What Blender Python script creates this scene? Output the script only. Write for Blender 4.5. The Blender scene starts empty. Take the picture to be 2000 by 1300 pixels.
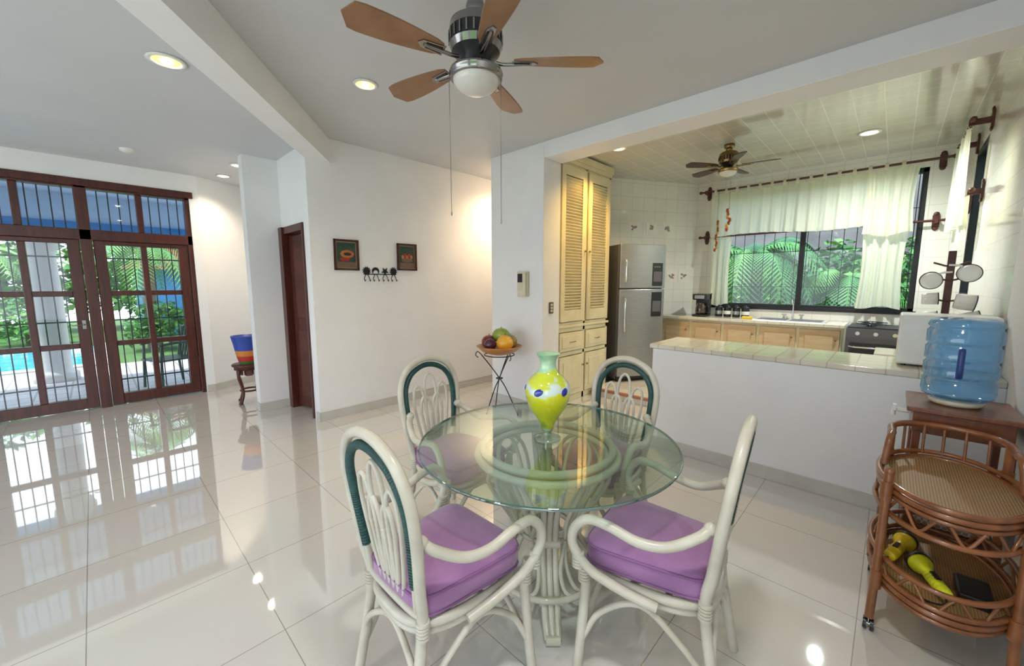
import bpy, bmesh, math, random
from mathutils import Vector, Matrix
random.seed(7)
D=bpy.data; S=bpy.context.scene
pi=math.pi

# ---------------------------------------------------------------- materials
def newmat(name):
    m=D.materials.new(name); m.use_nodes=True
    nt=m.node_tree; b=nt.nodes['Principled BSDF']; return m,nt,b
def rgb(c): return (c[0],c[1],c[2],1)
def M(name,col,rough=.5,metal=0,col2=None,nscale=8,stretch=(1,1,1),bump=0,bscale=60,coat=0,emit=None,estr=0,sheen=0,spec=None,detail=4):
    m,nt,b=newmat(name); N=nt.nodes; L=nt.links
    b.inputs['Base Color'].default_value=rgb(col); b.inputs['Roughness'].default_value=rough
    b.inputs['Metallic'].default_value=metal; b.inputs['Coat Weight'].default_value=coat
    if spec is not None: b.inputs['Specular IOR Level'].default_value=spec
    if sheen: b.inputs['Sheen Weight'].default_value=sheen
    if emit: b.inputs['Emission Color'].default_value=rgb(emit); b.inputs['Emission Strength'].default_value=estr
    tc=N.new('ShaderNodeTexCoord'); mp=N.new('ShaderNodeMapping'); mp.inputs['Scale'].default_value=stretch
    L.new(tc.outputs['Object'],mp.inputs['Vector'])
    if col2 is None: col2=tuple(x*.93 for x in col)
    n=N.new('ShaderNodeTexNoise'); n.inputs['Scale'].default_value=nscale; n.inputs['Detail'].default_value=detail
    L.new(mp.outputs[0],n.inputs['Vector'])
    r=N.new('ShaderNodeValToRGB'); r.color_ramp.elements[0].position=.35; r.color_ramp.elements[1].position=.65
    r.color_ramp.elements[0].color=rgb(col); r.color_ramp.elements[1].color=rgb(col2)
    L.new(n.outputs['Fac'],r.inputs[0]); L.new(r.outputs[0],b.inputs['Base Color'])
    if bump:
        n2=N.new('ShaderNodeTexNoise'); n2.inputs['Scale'].default_value=bscale
        L.new(mp.outputs[0],n2.inputs['Vector'])
        bp=N.new('ShaderNodeBump'); bp.inputs['Strength'].default_value=bump; bp.inputs['Distance'].default_value=.01
        L.new(n2.outputs['Fac'],bp.inputs['Height']); L.new(bp.outputs[0],b.inputs['Normal'])
    return m
def tile(name,col,col2,mortar,w,h,axes='xy',off=(0,0),rough=.1,ms=.002,coat=0,vary=6,ior=1.5,cior=1.5,bst=.25):
    m,nt,b=newmat(name); N=nt.nodes; L=nt.links
    tc=N.new('ShaderNodeTexCoord'); sp=N.new('ShaderNodeSeparateXYZ'); L.new(tc.outputs['Object'],sp.inputs[0])
    cb=N.new('ShaderNodeCombineXYZ')
    for i,a in enumerate(axes):
        ad=N.new('ShaderNodeMath'); ad.operation='ADD'; ad.inputs[1].default_value=off[i]+60*w*(1 if i==0 else 0)+60*h*(1 if i==1 else 0)
        L.new(sp.outputs['XYZ'.index(a.upper())],ad.inputs[0]); L.new(ad.outputs[0],cb.inputs[i])
    br=N.new('ShaderNodeTexBrick'); br.offset=0; br.squash=1
    br.inputs['Scale'].default_value=1; br.inputs['Brick Width'].default_value=w; br.inputs['Row Height'].default_value=h
    br.inputs['Mortar Size'].default_value=ms; br.inputs['Mortar Smooth'].default_value=.1; br.inputs['Bias'].default_value=0
    br.inputs['Color1'].default_value=rgb(col); br.inputs['Color2'].default_value=rgb(col2); br.inputs['Mortar'].default_value=rgb(mortar)
    L.new(cb.outputs[0],br.inputs['Vector'])
    n=N.new('ShaderNodeTexNoise'); n.inputs['Scale'].default_value=vary; n.inputs['Detail'].default_value=6
    L.new(tc.outputs['Object'],n.inputs['Vector'])
    mx=N.new('ShaderNodeMix'); mx.data_type='RGBA'; mx.blend_type='MULTIPLY'; mx.inputs['Factor'].default_value=.12
    L.new(br.outputs['Color'],mx.inputs['A']); L.new(n.outputs['Color'],mx.inputs['B'])
    L.new(mx.outputs['Result'],b.inputs['Base Color'])
    b.inputs['Roughness'].default_value=rough; b.inputs['Coat Weight'].default_value=coat; b.inputs['Coat Roughness'].default_value=.02
    b.inputs['IOR'].default_value=ior; b.inputs['Coat IOR'].default_value=cior
    bp=N.new('ShaderNodeBump'); bp.inputs['Strength'].default_value=bst; bp.inputs['Distance'].default_value=.003; bp.invert=True
    L.new(br.outputs['Fac'],bp.inputs['Height']); L.new(bp.outputs[0],b.inputs['Normal'])
    return m
def glassmat(name,tint,gloss=.06,rough=.02,dif=0,difcol=(1,1,1),edge=1.0):
    m=D.materials.new(name); m.use_nodes=True; nt=m.node_tree; N=nt.nodes; L=nt.links; N.clear()
    o=N.new('ShaderNodeOutputMaterial'); t=N.new('ShaderNodeBsdfTransparent'); t.inputs[0].default_value=rgb(tint)
    g=N.new('ShaderNodeBsdfGlossy'); g.inputs['Roughness'].default_value=rough
    lw=N.new('ShaderNodeLayerWeight'); lw.inputs['Blend'].default_value=.25
    mt=N.new('ShaderNodeMath'); mt.operation='MULTIPLY_ADD'; mt.inputs[1].default_value=.55*edge; mt.inputs[2].default_value=gloss
    L.new(lw.outputs['Facing'],mt.inputs[0])
    mx=N.new('ShaderNodeMixShader'); L.new(mt.outputs[0],mx.inputs[0]); L.new(g.outputs[0],mx.inputs[2])
    if dif:
        d=N.new('ShaderNodeBsdfDiffuse'); d.inputs[0].default_value=rgb(difcol)
        m2=N.new('ShaderNodeMixShader'); m2.inputs[0].default_value=dif
        L.new(t.outputs[0],m2.inputs[1]); L.new(d.outputs[0],m2.inputs[2]); L.new(m2.outputs[0],mx.inputs[1])
    else: L.new(t.outputs[0],mx.inputs[1])
    L.new(mx.outputs[0],o.inputs[0]); return m
def clothmat(name,col,trl=.5,trp=.12):
    m=D.materials.new(name); m.use_nodes=True; nt=m.node_tree; N=nt.nodes; L=nt.links; N.clear()
    o=N.new('ShaderNodeOutputMaterial'); d=N.new('ShaderNodeBsdfDiffuse'); d.inputs[0].default_value=rgb(col)
    t=N.new('ShaderNodeBsdfTranslucent'); t.inputs[0].default_value=rgb(col)
    tp=N.new('ShaderNodeBsdfTransparent'); a=N.new('ShaderNodeMixShader'); a.inputs[0].default_value=trl
    c=N.new('ShaderNodeMixShader'); c.inputs[0].default_value=trp
    L.new(d.outputs[0],a.inputs[1]); L.new(t.outputs[0],a.inputs[2]); L.new(a.outputs[0],c.inputs[1]); L.new(tp.outputs[0],c.inputs[2]); L.new(c.outputs[0],o.inputs[0])
    return m
def checkmat(name,c1,c2,scale,rough=.5,bump=.6):
    m,nt,b=newmat(name); N=nt.nodes; L=nt.links
    tc=N.new('ShaderNodeTexCoord'); mp=N.new('ShaderNodeMapping'); mp.inputs['Rotation'].default_value=(0,0,.78)
    L.new(tc.outputs['Object'],mp.inputs[0])
    ch=N.new('ShaderNodeTexChecker'); ch.inputs['Scale'].default_value=scale; ch.inputs[1].default_value=rgb(c1); ch.inputs[2].default_value=rgb(c2)
    L.new(mp.outputs[0],ch.inputs[0]); L.new(ch.outputs[0],b.inputs['Base Color']); b.inputs['Roughness'].default_value=rough
    bp=N.new('ShaderNodeBump'); bp.inputs['Strength'].default_value=bump; bp.inputs['Distance'].default_value=.003
    L.new(ch.outputs['Fac'],bp.inputs['Height']); L.new(bp.outputs[0],b.inputs['Normal']); return m

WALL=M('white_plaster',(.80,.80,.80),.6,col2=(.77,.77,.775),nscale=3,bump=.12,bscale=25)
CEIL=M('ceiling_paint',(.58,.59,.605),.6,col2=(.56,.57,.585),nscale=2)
BASEB=M('baseboard_stone',(.56,.54,.50),.3,col2=(.50,.48,.44),nscale=5)
FLOOR=tile('polished_floor_tile',(.66,.645,.605),(.64,.625,.59),(.30,.28,.25),.6,.6,'xy',(0,.15),rough=.035,ms=.0019,coat=1,vary=2,ior=1.55,cior=1.9,bst=.08)
KWX=tile('kitchen_wall_tile_xz',(.82,.80,.72),(.79,.77,.69),(.64,.62,.54),.2,.2,'xz',rough=.1,ms=.003)
KWY=tile('kitchen_wall_tile_yz',(.82,.80,.72),(.79,.77,.69),(.64,.62,.54),.2,.2,'yz',rough=.1,ms=.003)
KCE=tile('kitchen_ceiling_tile',(.62,.60,.52),(.59,.57,.49),(.82,.81,.74),.2,.2,'xy',rough=.16,ms=.004,coat=.4)
KCT=tile('counter_tile',(.74,.70,.58),(.68,.64,.53),(.50,.44,.34),.15,.15,'xy',rough=.1,ms=.004,vary=20)
KFT=tile('kitchen_floor_tile',(.62,.58,.50),(.60,.56,.48),(.30,.26,.2),.3,.3,'xy',rough=.1,ms=.003)
TERRA=M('terracotta',(.40,.15,.08),.5,col2=(.32,.12,.07))
MAHO=M('mahogany',(.085,.018,.010),.3,col2=(.05,.010,.007),nscale=6,stretch=(6,6,.6))
MAHO2=M('carved_redwood',(.10,.025,.012),.4,col2=(.06,.012,.008))
IRON=M('black_iron',(.012,.012,.014),.45,.3)
GLASS=glassmat('window_glass',(.93,.97,1.0),.03)
KGLASS=glassmat('kitchen_window_glass',(.80,.90,.95),.03)
CREAMP=M('painted_rattan',(.59,.56,.47),.35,col2=(.49,.46,.37),nscale=9,coat=.2)
GREENB=M('green_wrap',(.022,.085,.078),.5,col2=(.012,.055,.05),nscale=60)
PURPLE=M('purple_velvet',(.35,.165,.35),.75,col2=(.28,.125,.29),nscale=7,sheen=.4,bump=.1,bscale=200)
PIPING=M('purple_piping',(.25,.11,.26),.7)
CABP=M('cabinet_cream_paint',(.74,.67,.45),.4,col2=(.67,.60,.39),nscale=5)
CABD=M('cabinet_groove',(.35,.28,.14),.6)
STEEL=M('brushed_steel',(.36,.37,.38),.34,.75,col2=(.32,.33,.34),stretch=(1,1,20))
STEELS=M('steel_side_grey',(.12,.12,.13),.4,.3)
CHROME=M('chrome',(.75,.75,.75),.12,1)
NICKEL=M('dark_nickel',(.33,.32,.31),.16,1)
BRASS=M('antique_brass',(.30,.20,.08),.25,1)
BLACK=M('black_plastic',(.012,.012,.014),.3)
WHITEP=M('white_plastic',(.78,.78,.75),.35)
ENAMEL=M('white_enamel',(.90,.90,.87),.5,col2=(.88,.88,.85),spec=.3)
OPAL=M('opal_glass',(.70,.68,.63),.15,coat=.4)
FANW=M('fan_blade_wood',(.30,.155,.08),.4,col2=(.23,.11,.05),nscale=7,stretch=(1,1,1))
FAND=M('dark_fan_blade',(.06,.025,.018),.35)
RATTAN=M('honey_rattan',(.28,.10,.032),.3,col2=(.18,.06,.018),nscale=14,coat=.4)
CANE=checkmat('cane_weave',(.38,.24,.11),(.19,.10,.035),150)
REDWOOD=M('stand_wood',(.19,.058,.024),.35,col2=(.12,.036,.014),nscale=5,stretch=(8,1,1),coat=.3)
CURT=clothmat('cream_curtain',(.95,.93,.76),.55,.05)
TABLEG=glassmat('table_glass',(.86,.95,.91),.08,.01,edge=.7)
TABLEE=glassmat('table_glass_edge',(.10,.32,.24),.25,.03,.5,(.02,.12,.09))
JUG=glassmat('blue_jug_plastic',(.50,.76,.96),.08,.08,.32,(.16,.44,.72))
DBLUE=M('dark_blue_plastic',(.02,.05,.22),.3)
YEL=M('yellow_plastic',(.80,.58,.02),.35)
YGRN=M('lime_plastic',(.66,.72,.02),.35)

# ---------------------------------------------------------------- mesh builder
def catmull(P,res,closed=False):
    P=[Vector(p) for p in P]; n=len(P); out=[]
    if n<3: return P
    segs=n if closed else n-1
    for i in range(segs):
        if closed: a,b,c,d=P[(i-1)%n],P[i],P[(i+1)%n],P[(i+2)%n]
        else:
            b,c=P[i],P[i+1]; a=P[i-1] if i>0 else b*2-c; d=P[i+2] if i+2<n else c*2-b
        for k in range(res):
            t=k/res
            out.append(.5*((2*b)+(c-a)*t+(2*a-5*b+4*c-d)*t*t+(3*b-a-3*c+d)*t**3))
    if not closed: out.append(P[-1])
    return out
class MB:
    def __init__(s): s.v=[];s.f=[];s.m=[];s.s=[];s.mats=[]
    def mi(s,mat):
        if mat not in s.mats: s.mats.append(mat)
        return s.mats.index(mat)
    def add(s,V,F,mat,smooth=False,T=None):
        o=len(s.v); k=s.mi(mat)
        for p in V:
            p=Vector(p); s.v.append(T@p if T else p)
        for f in F:
            s.f.append([i+o for i in f]); s.m.append(k); s.s.append(smooth)
    def box(s,x0,x1,y0,y1,z0,z1,mat,T=None):
        V=[(x,y,z) for x in (x0,x1) for y in (y0,y1) for z in (z0,z1)]
        s.add(V,[(0,1,3,2),(4,6,7,5),(0,4,5,1),(2,3,7,6),(0,2,6,4),(1,5,7,3)],mat,False,T)
    def prism(s,poly,z0,z1,mat,T=None,smooth=False):
        n=len(poly); V=[(p[0],p[1],z0) for p in poly]+[(p[0],p[1],z1) for p in poly]
        s.add(V,[tuple(range(n))[::-1],tuple(range(n,2*n))],mat,False,T)
        s.add(V,[(i,(i+1)%n,n+(i+1)%n,n+i) for i in range(n)],mat,smooth,T)
    def tube(s,P,r,mat,n=8,res=6,closed=False,T=None,caps=True):
        Q=catmull(P,res,closed) if res>1 else [Vector(p) for p in P]
        if not closed and len(Q)<2: return
        m=len(Q); V=[];F=[]
        tan=[]
        for i in range(m):
            if closed: t=Q[(i+1)%m]-Q[i-1]
            else: t=Q[min(i+1,m-1)]-Q[max(i-1,0)]
            if t.length<1e-9: t=Vector((0,0,1))
            tan.append(t.normalized())
        u=tan[0].orthogonal().normalized()
        us=[u]
        for i in range(1,m):
            u=u-tan[i]*u.dot(tan[i]); u.normalize(); us.append(u.copy())
        if closed:
            u2=us[-1]-tan[0]*us[-1].dot(tan[0]); u2.normalize()
            ang=math.atan2(us[0].cross(u2).dot(tan[0]),us[0].dot(u2))
        for i in range(m):
            t=tan[i];uu=us[i];ww=t.cross(uu)
            a0=-(ang*i/(m)) if closed else 0
            if isinstance(r,(list,tuple)): rr=r[0]+(r[1]-r[0])*i/(m-1)
            else: rr=r
            for k in range(n):
                a=2*pi*k/n+a0; V.append(Q[i]+(uu*math.cos(a)+ww*math.sin(a))*rr)
        for i in range(m if closed else m-1):
            j=(i+1)%m
            for k in range(n):
                k2=(k+1)%n; F.append((i*n+k,i*n+k2,j*n+k2,j*n+k))
        s.add(V,F,mat,True,T)
        if not closed and caps:
            s.add(V[:n],[tuple(range(n))[::-1]],mat,False,T); s.add(V[-n:],[tuple(range(n))],mat,False,T)
    def cyl(s,p0,p1,r,mat,n=16,T=None): s.tube([p0,p1],r,mat,n,1,False,T)
    def lathe(s,prof,c,mat,n=28,T=None,smooth=True):
        V=[];F=[]; c=Vector(c)
        for (r,z) in prof:
            for k in range(n):
                a=2*pi*k/n; V.append(c+Vector((r*math.cos(a),r*math.sin(a),z)))
        for i in range(len(prof)-1):
            for k in range(n):
                k2=(k+1)%n; F.append((i*n+k,i*n+k2,(i+1)*n+k2,(i+1)*n+k))
        s.add(V,F,mat,smooth,T)
    def sph(s,c,r,mat,n=16,T=None):
        if not isinstance(r,(tuple,list)): r=(r,r,r)
        V=[];F=[];h=n//2
        for i in range(h+1):
            p=pi*i/h
            for k in range(n):
                a=2*pi*k/n; V.append((c[0]+r[0]*math.sin(p)*math.cos(a),c[1]+r[1]*math.sin(p)*math.sin(a),c[2]+r[2]*math.cos(p)))
        for i in range(h):
            for k in range(n):
                k2=(k+1)%n; F.append((i*n+k,(i+1)*n+k,(i+1)*n+k2,i*n+k2))
        s.add(V,F,mat,True,T)
    def grid(s,fn,nu,nv,mat,T=None,smooth=True):
        V=[fn(i/nu,j/nv) for i in range(nu+1) for j in range(nv+1)]
        F=[(i*(nv+1)+j,(i+1)*(nv+1)+j,(i+1)*(nv+1)+j+1,i*(nv+1)+j+1) for i in range(nu) for j in range(nv)]
        s.add(V,F,mat,smooth,T)
    def mesh(s,name,merge=True):
        me=D.meshes.new(name); me.from_pydata([tuple(v) for v in s.v],[],s.f)
        for m in s.mats: me.materials.append(m)
        for p,k,sm in zip(me.polygons,s.m,s.s): p.material_index=k; p.use_smooth=sm
        bm=bmesh.new(); bm.from_mesh(me)
        if merge: bmesh.ops.remove_doubles(bm,verts=bm.verts,dist=1e-5)
        bmesh.ops.recalc_face_normals(bm,faces=bm.faces)
        bm.to_mesh(me); bm.free(); me.update(); return me
    def obj(s,name,parent=None,loc=(0,0,0),rz=0,bevel=0,merge=False,seg=2):
        return mkobj(s.mesh(name,merge or bevel>0),name,parent,loc,rz,bevel,seg)
def mkobj(me,name,parent=None,loc=(0,0,0),rz=0,bevel=0,seg=2):
    o=D.objects.new(name,me); S.collection.objects.link(o)
    o.location=loc; o.rotation_euler=(0,0,rz)
    if parent: o.parent=parent
    if bevel:
        b=o.modifiers.new('bevel','BEVEL'); b.width=bevel; b.segments=seg; b.limit_method='ANGLE'; b.angle_limit=.7
    return o
def empty(name,loc=(0,0,0),rz=0):
    e=D.objects.new(name,None); S.collection.objects.link(e); e.location=loc; e.rotation_euler=(0,0,rz); e.empty_display_size=.1; return e
def boxobj(name,b,mat,bevel=0,parent=None):
    m=MB(); m.box(*b,mat); return m.obj(name,parent,bevel=bevel)
def boxesobj(name,bs,mat,bevel=0,parent=None):
    m=MB()
    for b in bs: m.box(*b,mat)
    return m.obj(name,parent,bevel=bevel)
def RZ(a,c=(0,0,0)): return Matrix.Translation(c)@Matrix.Rotation(a,4,'Z')

H=3.05; HM=3.0
# ---------------------------------------------------------------- room shell
boxobj('floor',(-6.95,.65,-3.65,7.0,-.1,0),FLOOR)
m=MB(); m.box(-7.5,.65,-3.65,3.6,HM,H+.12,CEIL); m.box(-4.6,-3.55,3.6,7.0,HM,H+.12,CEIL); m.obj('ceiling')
boxobj('ceiling_kitchen',(-3.55,.65,3.6,7.0,H,H+.12),KCE)
rl=lambda x:.329-.79*(x+2.484)
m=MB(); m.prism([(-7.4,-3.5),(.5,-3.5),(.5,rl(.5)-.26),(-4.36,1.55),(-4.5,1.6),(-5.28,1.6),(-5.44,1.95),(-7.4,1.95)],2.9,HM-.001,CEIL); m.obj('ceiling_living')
m=MB(); m.prism([(-4.419,rl(-4.419)),(.499,rl(.499)),(.499,rl(.499)-.26),(-4.355,1.55),(-4.419,1.61)],2.755,HM-.002,WALL); m.obj('ceiling_beam_diagonal')
# west wall with french doors
boxesobj('wall_west',[(-6.98,-6.8,.98,1.08,0,H),(-6.98,-6.8,-3.65,-2.0,0,H),(-6.98,-6.8,-2.0,.98,2.66,H)],WALL)
m=MB(); m.prism([(-6.8,1.08),(-7.25,1.95),(-7.4,1.9),(-6.98,1.06)],0,H,WALL); m.obj('wall_alcove_angled')
boxobj('wall_alcove',(-7.4,-5.43,1.95,2.1,0,H),WALL)
m=MB(); m.prism([(-6.95,1.0),(-7.4,1.95),(-6.0,1.95),(-6.0,1.0)],-.1,-.0005,FLOOR); m.obj('floor_alcove')
boxobj('wall_partition',(-5.43,-5.28,1.25,3.6,0,H),WALL)
boxobj('wall_over_door',(-5.28,-4.57,1.6,1.72,2.14,H),WALL)
boxobj('wall_hall',(-4.57,-4.42,1.6,7.0,0,H),WALL)
boxobj('wall_utility',(-5.28,-4.57,3.5,3.6,0,H),WALL)
boxobj('wall_hall_end',(-4.42,-3.68,6.85,7.0,0,H),WALL)
boxobj('wall_column',(-3.68,-2.85,3.48,3.79,0,H),WALL,.006)
boxobj('wall_kitchen_west',(-3.68,-3.55,3.79,6.85,0,H),WALL)
dg=math.atan2(1.36,.8)
m=MB(); m.box(-.75,1.63,0,.15,0,H,KWX); m.obj('wall_kitchen_diagonal',loc=(-3.2,5.44,0),rz=dg)
wx0,wx1,wz0,wz1=-2.1,.17,1.15,2.83
boxesobj('wall_north',[(-2.42,wx0,6.8,6.95,0,H),(wx1,.5,6.8,6.95,0,H),(wx0,wx1,6.8,6.95,0,wz0),(wx0,wx1,6.8,6.95,wz1,H)],KWX)
ey0,ey1,ez0,ez1=5.75,6.5,1.35,2.85
boxesobj('wall_kitchen_east',[(.5,.65,3.79,ey0,0,H),(.5,.65,ey1,6.95,0,H),(.5,.65,ey0,ey1,0,ez0),(.5,.65,ey0,ey1,ez1,H)],KWY)
boxesobj('wall_east',[(.5,.65,-.4,3.79,0,H),(.5,.65,-3.65,-3.0,0,H),(.5,.65,-3.0,-.4,2.5,H)],WALL)
boxesobj('wall_south',[(-6.98,-6.2,-3.65,-3.5,0,H),(-.2,.5,-3.65,-3.5,0,H),(-6.2,-.2,-3.65,-3.5,2.6,H)],WALL)
boxobj('wall_header_kitchen',(-2.85,.5,3.48,3.79,2.84,H),WALL,.006)
boxobj('wall_half',(-1.55,.5,3.48,4.08,0,.915),WALL,.004)
boxobj('trim_half_wall_counter',(-1.58,.499,3.475,4.11,.916,.955),KCT,.006)
m=MB(); m.prism([(-2.86,4.6),(.499,4.6),(.499,6.79),(-2.42,6.79),(-2.86,6.03)],0.001,.1,KFT); m.box(-2.86,.499,4.57,4.6,.001,.07,KFT); m.box(-2.86,.499,4.555,4.6,.07,.103,TERRA); m.obj('floor_kitchen_step')
bb=.1;bt=.015
boxesobj('baseboard_west',[(-6.8,-6.8+bt,.99,1.08,0,bb)],BASEB,.003)
m=MB(); m.prism([(-6.785,1.08),(-7.23,1.94),(-7.25,1.94),(-6.8,1.07)],0,bb,BASEB); m.obj('baseboard_alcove')
boxesobj('baseboard_partition',[(-5.28,-5.28+bt,1.235,1.6,0,bb),(-5.43,-5.28,1.235,1.25,0,bb)],BASEB,.003)
boxesobj('baseboard_hall',[(-4.42,-4.42+bt,1.6,6.8,0,bb),(-4.5,-4.42+bt,1.585,1.6,0,bb)],BASEB,.003)
boxesobj('baseboard_half_wall',[(-1.565,.5,3.465,3.48,0,bb),(-1.565,-1.55,3.48,4.08,0,bb)],BASEB,.003)
boxesobj('baseboard_column',[(-3.695,-2.835,3.465,3.48,0,bb),(-2.85,-2.835,3.48,3.79,0,bb),(-3.695,-3.68,3.48,6.8,0,bb)],BASEB,.003)
boxesobj('baseboard_east',[(.485,.5,-.4,3.46,0,bb)],BASEB,.003)

# ---------------------------------------------------------------- french doors
X0,X1=-6.93,-6.84
def leaf(name,y0,y1):
    e=empty(name,(0,0,0)); m=MB()
    m.box(X0,X1,y0,y0+.10,.015,2.0,MAHO); m.box(X0,X1,y1-.10,y1,.015,2.0,MAHO)
    m.box(X0,X1,y0+.1,y1-.1,.015,.14,MAHO); m.box(X0,X1,y0+.1,y1-.1,1.95,2.0,MAHO)
    ym=(y0+y1)/2
    m.box(X0,X1,ym-.03,ym+.03,.14,1.95,MAHO)
    for z in (.77,1.38): m.box(X0+.01,X1-.01,y0+.1,y1-.1,z-.03,z+.03,MAHO)
    m.obj('frame',e,bevel=.006)
    g=MB(); g.box(-6.89,-6.886,y0+.1,y1-.1,.14,1.95,GLASS); g.obj('pane',e)
    b=MB(); y=y0+.155
    while y<y1-.1: b.cyl((-6.955,y,.02),(-6.955,y,1.99),.006,IRON,6); y+=.092
    for z in (.3,1.05,1.8): b.box(-6.962,-6.95,y0,y1,z-.008,z+.008,IRON)
    b.obj('security_bars',e)
    return e
leaf('door_1',.055,.925); 
d2=leaf('door_2',-.925,-.055); leaf('door_3',-1.9,-1.03)
m=MB(); m.tube([(-6.83,-.10,1.02),(-6.80,-.10,1.02),(-6.79,-.14,1.02),(-6.79,-.2,1.015)],.007,NICKEL,8,4); m.box(-6.84,-6.832,-.115,-.085,.97,1.07,NICKEL); m.obj('handle',d2)
m=MB()
m.box(-6.96,-6.82,.93,.98,0,2.66,MAHO)
for y in (-.05,-1.025,-1.995): m.box(-6.96,-6.82,y,y+.1,0,2.66,MAHO)
m.box(-6.96,-6.82,-1.995,.98,2.0,2.12,MAHO); m.box(-6.96,-6.82,-1.995,.98,2.58,2.659,MAHO)
for y in (.49,-.49,-1.46): m.box(-6.94,-6.84,y-.03,y+.03,2.12,2.58,MAHO)
m.box(-6.799,-6.785,-2.06,1.02,2.60,2.68,MAHO)
m.obj('trim_door_frame',bevel=.006)
m=MB(); m.box(-6.89,-6.886,-1.9,.93,2.12,2.58,GLASS); 
o=m.obj('window_transom')
b=MB(); y=-1.8
while y<.93:
    b.cyl((-6.955,y,2.12),(-6.955,y,2.58),.006,IRON,6); y+=.092
b.obj('trim_transom_bars')

e=empty('door_interior')
m=MB()
m.box(-5.279,-5.17,1.56,1.72,0,2.14,MAHO); m.box(-4.60,-4.571,1.58,1.72,0,2.14,MAHO); m.box(-5.17,-4.60,1.58,1.72,2.06,2.139,MAHO)
m.obj('jamb',e,bevel=.004)
T=RZ(math.radians(16),(-5.165,1.64,0))
m=MB(); m.box(0,.42,0,.045,.015,2.05,MAHO,T)
for z in (.15,1.1): m.box(.07,.35,-.008,.0,z,z+.8,MAHO2,T)
m.tube([(.38,-.005,1.02),(.38,-.05,1.02),(.30,-.05,1.02)],.009,BRASS,8,4,T=T)
m.obj('leaf',e,bevel=.004)

# ---------------------------------------------------------------- recessed downlights
def spot(name,x,y,z,col,power,r=.06,ang=2.3,glow=3,gc=None,soft=.05):
    e=empty(name,(x,y,z))
    m=MB(); m.lathe([(r,-.001),(r*1.35,-.001),(r*1.4,-.008),(r*1.05,-.012),(r*.98,-.002)],(0,0,0),WHITEP,28); m.obj('trim_ring',e)
    em=M('bulb_'+name,gc or col,.5,col2=gc or col,emit=gc or col,estr=glow)
    em2=M('bulb_core',(1,.95,.8),.5,emit=(1,.93,.75),estr=20)
    m=MB(); m.lathe([(r*.5,-.006),(r*.97,-.002)],(0,0,0),em,24); m.lathe([(0,-.022),(r*.3,-.02),(r*.5,-.006)],(0,0,0),em2,24); m.obj('bulb',e)
    l=D.lights.new(name+'_lamp','SPOT'); l.energy=power; l.color=col; l.spot_size=ang; l.spot_blend=.9; l.shadow_soft_size=soft
    o=D.objects.new('lamp',l); S.collection.objects.link(o); o.parent=e; o.location=(0,0,-.04)
W1=(1,.74,.46); W2=(1,.82,.60); C1=(.94,1,.97); G1=(1,.50,.12); NW=(1,.97,.93)
spot('added_fill_light',-3.46,.454,2.9,W1,30,.075,gc=G1,glow=2)
spot('added_fill_light',-3.04,1.57,HM,W1,25,.065,gc=G1,glow=2)
spot('added_fill_light',-5.8,1.33,2.9,W2,35)
spot('added_fill_light',-6.5,1.32,2.9,W2,45)
spot('added_fill_light',-2.45,4.35,H,(1,.60,.14),120,.065,gc=G1,glow=2)
spot('added_fill_light',-.33,5.7,H,C1,190,.07,ang=2.8,gc=(.7,1,.9))
spot('added_fill_light',-3.95,4.3,HM,W1,90,.06,ang=2.7,gc=G1)
spot('added_fill_light',-4.95,2.6,H,W2,60,.06)
spot('added_fill_light',-1.3,-.6,2.9,NW,70,.075,soft=.12)  # fill lamp added out of view to brighten the room
spot('added_fill_light',-.25,.6,HM,NW,100,.075,ang=2.7,soft=.12)  # second added fill, above the frame, lifts the dining side and half wall
m=MB(); m.lathe([(0,-.035),(.035,-.034),(.055,-.02),(.06,0)],(0,0,0),WHITEP,24); m.obj('smoke_detector',loc=(-5.97,.38,2.9))

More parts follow.
